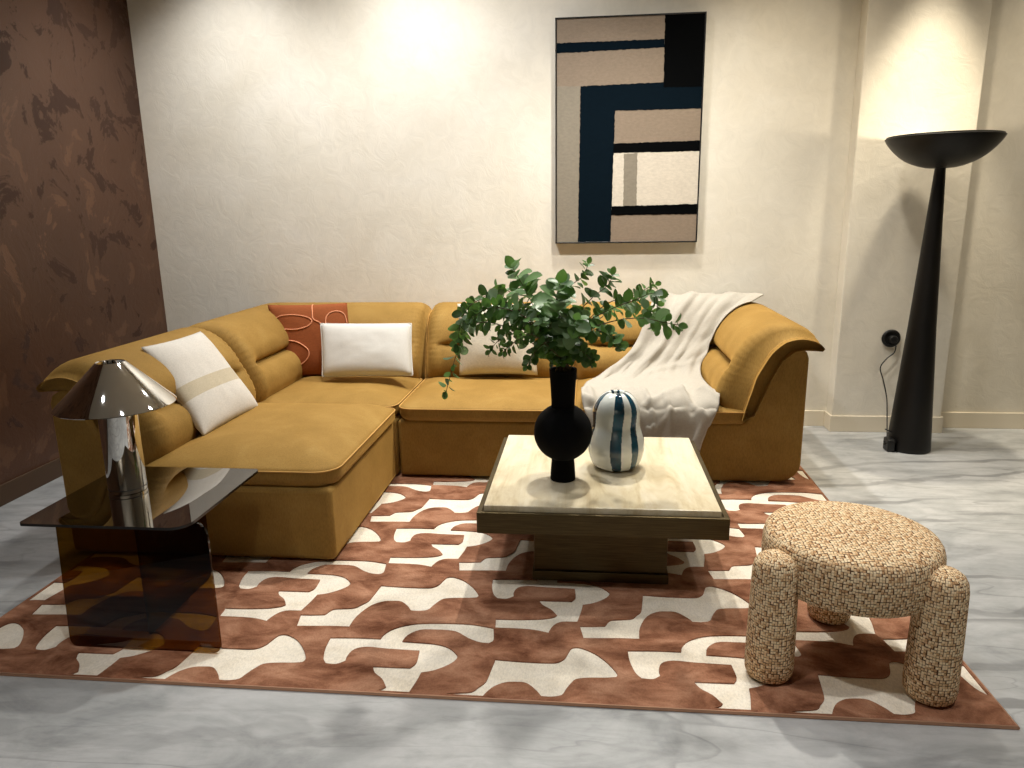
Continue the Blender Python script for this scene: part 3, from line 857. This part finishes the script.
for wi, (wp, cnt, size, mixw) in enumerate(BR):
    a = 2*PI*wi/len(BR); mouth = Vector((VX+.03*math.cos(a), VY+.03*math.sin(a), .825)); low = Vector((VX+.016*math.cos(a), VY+.016*math.sin(a), .64))
    pts = catmull([low, mouth]+[Q(*w) for w in wp], 8)
    sm = MB(); tube(sm, pts, .0030, 6, 0, False, .4); st = sm.build('branch', M['stem'], bq)
    lm = MB()
    i0 = 10
    for k in range(cnt):
        f = (k+.6)/cnt; f = f**.85
        q = i0+(len(pts)-1-i0)*f; i = min(int(q), len(pts)-2); p = pts[i].lerp(pts[i+1], q-i); t = (pts[i+1]-pts[i]).normalized()
        for s in (1, -1):
            az = k*1.6+rng.uniform(-.5, .5)+(0 if s > 0 else PI)
            o1 = t.orthogonal().normalized(); o2 = t.cross(o1)
            side = o1*math.cos(az)+o2*math.sin(az)
            d = (t*rng.uniform(.15, .7)+side*rng.uniform(.6, 1.0)+Vector((0, 0, rng.uniform(-.5, .2)))).normalized()
            nrm = (t+Vector((rng.uniform(-.7, .7), rng.uniform(-.9, .3), rng.uniform(.2, 1.1)))).normalized()
            sz = size*rng.uniform(.8, 1.5)*(1.0 if f < .85 else .75)
            r = rng.random(); mi = 0 if r < mixw[0] else (1 if r < mixw[0]+mixw[1] else 2)
            leaf(lm, p+d*.006, d, nrm, sz, sz*rng.uniform(.72, .95), mi)
    tip = pts[-1]; leaf(lm, tip, (pts[-1]-pts[-2]), Vector((.2, -1, .4)), size*.9, size*.65, 1)
    lm.build('foliage', [M['leafd'], M['leafm'], M['leafl']], st, recalc=False)

# ------------------------------------------------------------------ side table and chrome lamp
TZ = .452
st = thing('side_table', 'smoked bronze glass side table standing before the chaise', 'table', (-1.6, 2.39, ZR))
mb = MB(); prism(mb, rrect(-1.906, -1.312, 2.108, 2.680, (.02, .02, .02, .065), 8), lambda p, t: (p[0], p[1], t), TZ-.010, TZ)
mb.mi = [0, 0]+[1]*(len(mb.f)-2)
mb.build('tabletop', [M['glasstop'], M['glassedge']], st, smooth=False)
def glass_panel(pts2, fn, th, name):
    m_ = MB(); prism(m_, pts2, fn, 0, th); return m_.build(name, M['glass'], st, smooth=False)
def lean(p, t):
    k = (p[1]-ZR)/(TZ-ZR); return (p[0]-.05*k, 2.098+.085*k+t, p[1])
glass_panel(rrect(-1.778, -1.228, ZR, TZ-.011, (.05, .02, .03, .025), 8), lean, .010, 'front_panel')
glass_panel(rrect(2.19, 2.63, ZR, TZ-.011, (.02, .0, .0, .04), 6), lambda p, t: (-1.545+t, p[0], p[1]), .010, 'fin_panel')

LX, LY = -1.716, 2.432
lr = thing('table_lamp', 'chrome mushroom table lamp with cone shade on the smoked glass table', 'lamp', (LX, LY, TZ))
mb = MB(); lathe(mb, [(.0655, TZ+.001), (.0665, TZ+.004), (.0665, .80), (.064, .803), (.05, .803)], LX, LY, 96); mb.build('column', M['chrome'], lr, angle=30)
mb = MB(); lathe(mb, [(.0671, TZ+.014), (.0671, TZ+.017)], LX, LY, 64); mb.build('base_ring', M['darkring'], lr)
mb = MB()
lathe(mb, [(.202, .782), (.204, .784), (.201, .789), (.051, .941), (.048, .943), (.044, .941), (.047, .937), (.197, .786), (.200, .781), (.202, .782)], LX, LY, 128, 0, False)
mb.build('shade', M['chrome'], lr, angle=30)
mb = MB(); lathe(mb, [(.02, .80), (.035, .83), (.035, .87), (.02, .9)], LX, LY, 24); mb.build('bulb', mat_plain('opal_bulb', srgb(220, 215, 205), .4), lr)

# ------------------------------------------------------------------ stool
SCX, SCY = .850, 2.262
so = thing('stool', 'round tan woven boucle stool with three thick cylindrical legs', 'stool', (SCX, SCY, ZR))
mb = MB(); R = .266
pr = [(.0, .276), (R-.03, .277), (R-.012, .283), (R-.003, .295), (R, .312), (R+.003, .36), (R+.001, .405), (R-.004, .425), (R-.014, .439), (R-.034, .448), (R-.08, .456), (.10, .463), (.0, .464)]
def stool_round(mb, pr, cx, cy, n=72, flat_from=None):
    for r, z in pr:
        for k in range(n):
            a = 2*PI*k/n; mb.v.append(Vector((cx+max(r, 1e-4)*math.cos(a), cy+max(r, 1e-4)*math.sin(a), z)))
    b0 = len(mb.v)-n*len(pr); L = [0]
    for (r0, z0), (r1, z1) in zip(pr, pr[1:]): L.append(L[-1]+math.hypot(r1-r0, z1-z0))
    rm = max(p[0] for p in pr)
    for j in range(len(pr)-1):
        flat = flat_from is not None and (j >= flat_from or j == 0)
        for k in range(n):
            k2 = (k+1) % n
            ids = [b0+j*n+k, b0+j*n+k2, b0+(j+1)*n+k2, b0+(j+1)*n+k]
            mb.f.append(ids); mb.mi.append(0)
            if flat: mb.uv[len(mb.f)-1] = [(mb.v[i].x-cx+3, mb.v[i].y-cy+3) for i in ids]
            else:
                a0, a1 = 2*PI*k/n*rm, 2*PI*(k+1)/n*rm
                mb.uv[len(mb.f)-1] = [(a0, L[j]), (a1, L[j]), (a1, L[j+1]), (a0, L[j+1])]
stool_round(mb, pr, SCX, SCY, 80, 8)
mb.build('seat', M['boucle'], so, recalc=False)
for lx, ly in ((.588, 2.132), (1.046, 2.062), (.884, 2.492)):
    mb = MB(); r = .069; q = .075
    pr = [(0, ZR+.001), (q-.02, ZR+.002), (q-.008, ZR+.007), (q-.002, ZR+.02), (q, .05), (q*.6+r*.4, .2), (r, .36), (r-.004, .385), (r-.013, .402), (r-.028, .413), (r-.046, .418), (0, .42)]
    stool_round(mb, pr, lx, ly, 40, 10); mb.build('leg', M['boucle'], so, recalc=False)

# ------------------------------------------------------------------ floor lamp
FX, FY = 1.985, 4.525
fl_ = thing('floor_lamp', 'tall black cone floor lamp with a wide shallow bowl by the pillar', 'lamp', (FX, FY, ZF))
mb = MB(); lathe(mb, [(.120, ZF+.001), (.1235, ZF+.006), (.1225, .02), (.075, .76), (.031, 1.60), (.028, 1.655), (.034, 1.668)], FX, FY, 64); mb.build('column', M['lampblack'], fl_, angle=40)
mb = MB()
outer = [(.02, 1.655), (.08, 1.660), (.145, 1.680), (.205, 1.713), (.253, 1.757), (.284, 1.796), (.298, 1.822)]
lathe(mb, [(p.x, p.y) for p in catmull([Vector((r, z, 0)) for r, z in outer], 5)]+[(.293, 1.824)]+[(p.x, p.y) for p in catmull([Vector((r-.008, z+.010, 0)) for r, z in outer[::-1]], 5)], FX, FY, 96, 0, True)
mb.build('bowl', M['lampblack'], fl_, angle=40)
mb = MB(); lathe(mb, [(.02, 1.665), (.032, 1.70), (.034, 1.73), (.02, 1.765), (.004, 1.772)], FX, FY, 24); mb.build('bulb', mat_plain('opal_glass', srgb(235, 228, 210), .4), fl_)
OX, OZ = 1.953, .622
cord = [(OX+.025, PY-.035, OZ-.045), (OX+.02, PY-.03, OZ-.09), (OX-.025, PY-.035, OZ-.13), (OX-.055, PY-.03, OZ-.19), (OX-.03, PY-.03, OZ-.27), (OX-.01, PY-.05, OZ-.36), (1.945, 4.80, .2), (1.93, 4.72, .05), (1.90, 4.62, .01), (1.93, 4.60, .0)]
mb = MB(); tube(mb, catmull([Vector(p) for p in cord], 8), .0038, 8); mb.build('power_cord', M['plastic'], fl_)
# coiled slack with its inline switch at the foot
mb = MB(); coil = []
for k in range(60):
    a = k/60*2*PI*2.6; coil.append((1.86+.04*math.cos(a)+.002*k/60, 4.50+.03*math.sin(a)-.02, .03+.10*k/60*(.5+.5*math.sin(a*.5))))
tube(mb, coil, .0036, 6); mb.build('cord_slack', M['plastic'], fl_)
mb = MB(); prism(mb, rrect(1.83, 1.875, 4.44, 4.52, .010), lambda p, t: (p[0], p[1], t), ZF+.001, .070); bevel(mb.build('inline_switch', M['plastic'], fl_), .008, 2)

so_ = thing('wall_outlet', 'round black wall outlet with plug on the cream pillar', 'outlet', (OX, PY, OZ))
def disc_y(mb, cx, cz, prof, n=40):
    for r, y in prof:
        for k in range(n):
            a = 2*PI*k/n; mb.v.append(Vector((cx+r*math.cos(a), y, cz+r*math.sin(a))))
    for j in range(len(prof)-1):
        for k in range(n):
            k2 = (k+1) % n; mb.f.append([j*n+k, j*n+k2, (j+1)*n+k2, (j+1)*n+k]); mb.mi.append(0)
    mb.f.append([(len(prof)-1)*n+k for k in range(n)]); mb.mi.append(0)
    mb.f.append(list(range(n))); mb.mi.append(0); return mb
disc_y(MB(), OX, OZ, [(.056, PY), (.058, PY-.012), (.052, PY-.018), (.044, PY-.019), (.042, PY-.012)]).build('face_plate', M['plastic'], so_, angle=40)
disc_y(MB(), OX+.006, OZ-.004, [(.026, PY-.01), (.026, PY-.040), (.022, PY-.046), (.012, PY-.048)]).build('plug', M['plastic'], so_, angle=40)

# ------------------------------------------------------------------ painting
PYF = 4.958
def PZ(u, v): 
    p = ony(540+u*.33842, v*.33855, PYF); return Vector((p.x, p.z))
X0, X1, Z0, Z1 = -.211, .713, 1.240, 2.624
pa = thing('painting', 'tall abstract painting of navy, black and taupe blocks in thin black frame', 'painting', ((X0+X1)/2, PYF, Z0))
mb = MB()
a = [(X0, Z0), (X1, Z0), (X1, Z1), (X0, Z1)]; w = .009; b = [(X0+w, Z0+w), (X1-w, Z0+w), (X1-w, Z1-w), (X0+w, Z1-w)]
vs = [(x, y, z) for y in (PYF-.006, YB-.002) for q in (a, b) for x, z in q]; fs = []
for k in range(4):
    l = (k+1) % 4
    fs += [(k, l, 8+l, 8+k), (4+l, 4+k, 12+k, 12+l), (8+k, 8+l, 12+l, 12+k), (l, k, 4+k, 4+l)]
mb.add(vs, fs); bevel(mb.build('frame', M['frame'], pa, smooth=False), .0015, 1)
mb = MB(); box(mb, X0+w, X1-w, PYF, YB-.004, Z0+w, Z1-w, 0)
sx = (X1-X0-2*w); 
def W2(u, v):   # photo measure, squared up to the canvas
    p = PZ(u, v); return Vector((min(max(p.x, X0+w), X1-w), min(max(p.y, Z0+w), Z1-w)))
BL = [  # outline, material, layer
 ([(50,255),(118,255),(112,720),(40,720)], 1, 1),
 ([(44,128),(368,115),(368,140),(44,158)], 2, 1),
 ([(120,255),(362,243),(480,237),(480,320),(222,327),(208,722),(112,722)], 2, 2),
 ([(370,30),(500,30),(480,256),(365,258)], 3, 3),
 ([(218,424),(475,415),(475,446),(216,452)], 3, 2),
 ([(216,452),(475,446),(470,604),(212,610)], 4, 1),
 ([(248,454),(288,452),(285,608),(246,609)], 1, 2),
 ([(212,610),(470,602),(470,632),(210,636)], 3, 3),
]
rj = random.Random(3)
for poly, mi, lay in BL:
    pts = [W2(*q) for q in poly]; out = []
    for i in range(len(pts)):
        p, q = pts[i], pts[(i+1) % len(pts)]; n_ = max(2, int((q-p).length/.012))
        nv = Vector((-(q-p).y, (q-p).x)).normalized() if (q-p).length > 1e-6 else Vector((0, 0))
        for k in range(n_):
            e = p.lerp(q, k/n_)
            if k and X0+w+.003 < e.x < X1-w-.003 and Z0+w+.003 < e.y < Z1-w-.003: e = e+nv*rj.uniform(-.0022, .0022)
            out.append(e)
    y = PYF-.0006*lay
    mb.add([(e.x, y, e.y) for e in out], [list(range(len(out)))], mi)
mb.build('canvas', [M['canvas'], M['canvas_grey'], M['navy'], M['black'], M['whitepaint']], pa, smooth=False, recalc=False)

# ------------------------------------------------------------------ lights: ceiling spots, the uplighter and added unseen fills
def spot(name, loc, target, power, angle=110, blend=.9, size=.06, col=(1, .93, .82)):
    l = bpy.data.lights.new(name, 'SPOT'); l.energy = power; l.spot_size = math.radians(angle); l.spot_blend = blend; l.shadow_soft_size = size; l.color = col
    o = bpy.data.objects.new(name, l); COL.objects.link(o); o.location = loc
    o.rotation_euler = (Vector(target)-Vector(loc)).to_track_quat('-Z', 'Y').to_euler(); return o
NEU, WARM, AMB = (1, .985, .965), (1, .955, .87), (1, .88, .68)
spot('spot_or_fill', (-2.3, 4.36, 3.5), (-2.3, 4.55, 0), 150, 100, 1, .06, NEU)
spot('spot_or_fill', (-1.15, 4.36, 3.5), (-1.15, 4.52, 0), 80, 98, 1, .06, NEU)
spot('spot_or_fill', (.12, 4.36, 3.5), (.1, 3.45, 0), 350, 100, 1, .06, WARM)
spot('spot_or_fill', (2.0, 4.52, 3.5), (2.02, 4.5, 0), 330, 47, .55, .05, AMB)
spot('spot_or_fill', (-1.0, 3.6, 3.5), (-1.0, 4.6, 1.0), 205, 130, 1, .08, NEU)  # added unseen fill, evens out the left part of the back wall
spot('spot_or_fill', (.7, 3.6, 3.5), (.4, 4.2, .3), 220, 105, 1, .08, WARM)  # second added fill, for the right half of sofa and back wall
spot('spot_or_fill', (3.1, 4.25, 3.5), (3.05, 4.6, 0), 130, 100, 1, .08, AMB)  # added to warm the wall right of the pillar, no known fixture
spot('spot_or_fill', (1.1, 4.2, 3.5), (1.1, 4.5, 0), 105, 96, 1, .08, AMB)  # extra warm light put in to lift the wall between painting and pillar
spot('spot_or_fill', (-.5, 1.3, 3.5), (-.4, 1.3, 0), 165, 75, 1, .08, NEU)
spot('spot_or_fill', (1.6, 1.6, 3.5), (1.6, 1.6, 0), 165, 75, 1, .08, NEU)  # added fill for the floor at front right
spot('spot_or_fill', (-2.0, 1.2, 3.5), (-1.8, 1.2, 0), 85, 75, 1, .08, NEU)  # weaker added fill for the floor at front left
spot('spot_or_fill', (-.6, -1.2, 3.5), (-.6, -2.4, 1.2), 260, 120, 1, .08, NEU)  # added behind the camera, brightens the front wall for the chrome to reflect
pl = bpy.data.lights.new('uplight_bulb', 'POINT'); pl.energy = 9; pl.shadow_soft_size = .03; pl.color = (1, .86, .66)
po = bpy.data.objects.new('uplight_bulb', pl); COL.objects.link(po); po.location = (FX, FY, 1.785)
wd = bpy.data.worlds.new('world'); scn.world = wd; wd.use_nodes = True
wd.node_tree.nodes['Background'].inputs[0].default_value = (.02, .02, .02, 1)

scn.view_settings.view_transform = 'Standard'; scn.view_settings.look = 'None'
scn.view_settings.gamma = 1; scn.view_settings.use_curve_mapping = False
scn.view_settings.exposure = -0.1
scn.cycles.use_denoising = True
scn.cycles.max_bounces = 10; scn.cycles.transparent_max_bounces = 16
scn.cycles.sample_clamp_indirect = 6
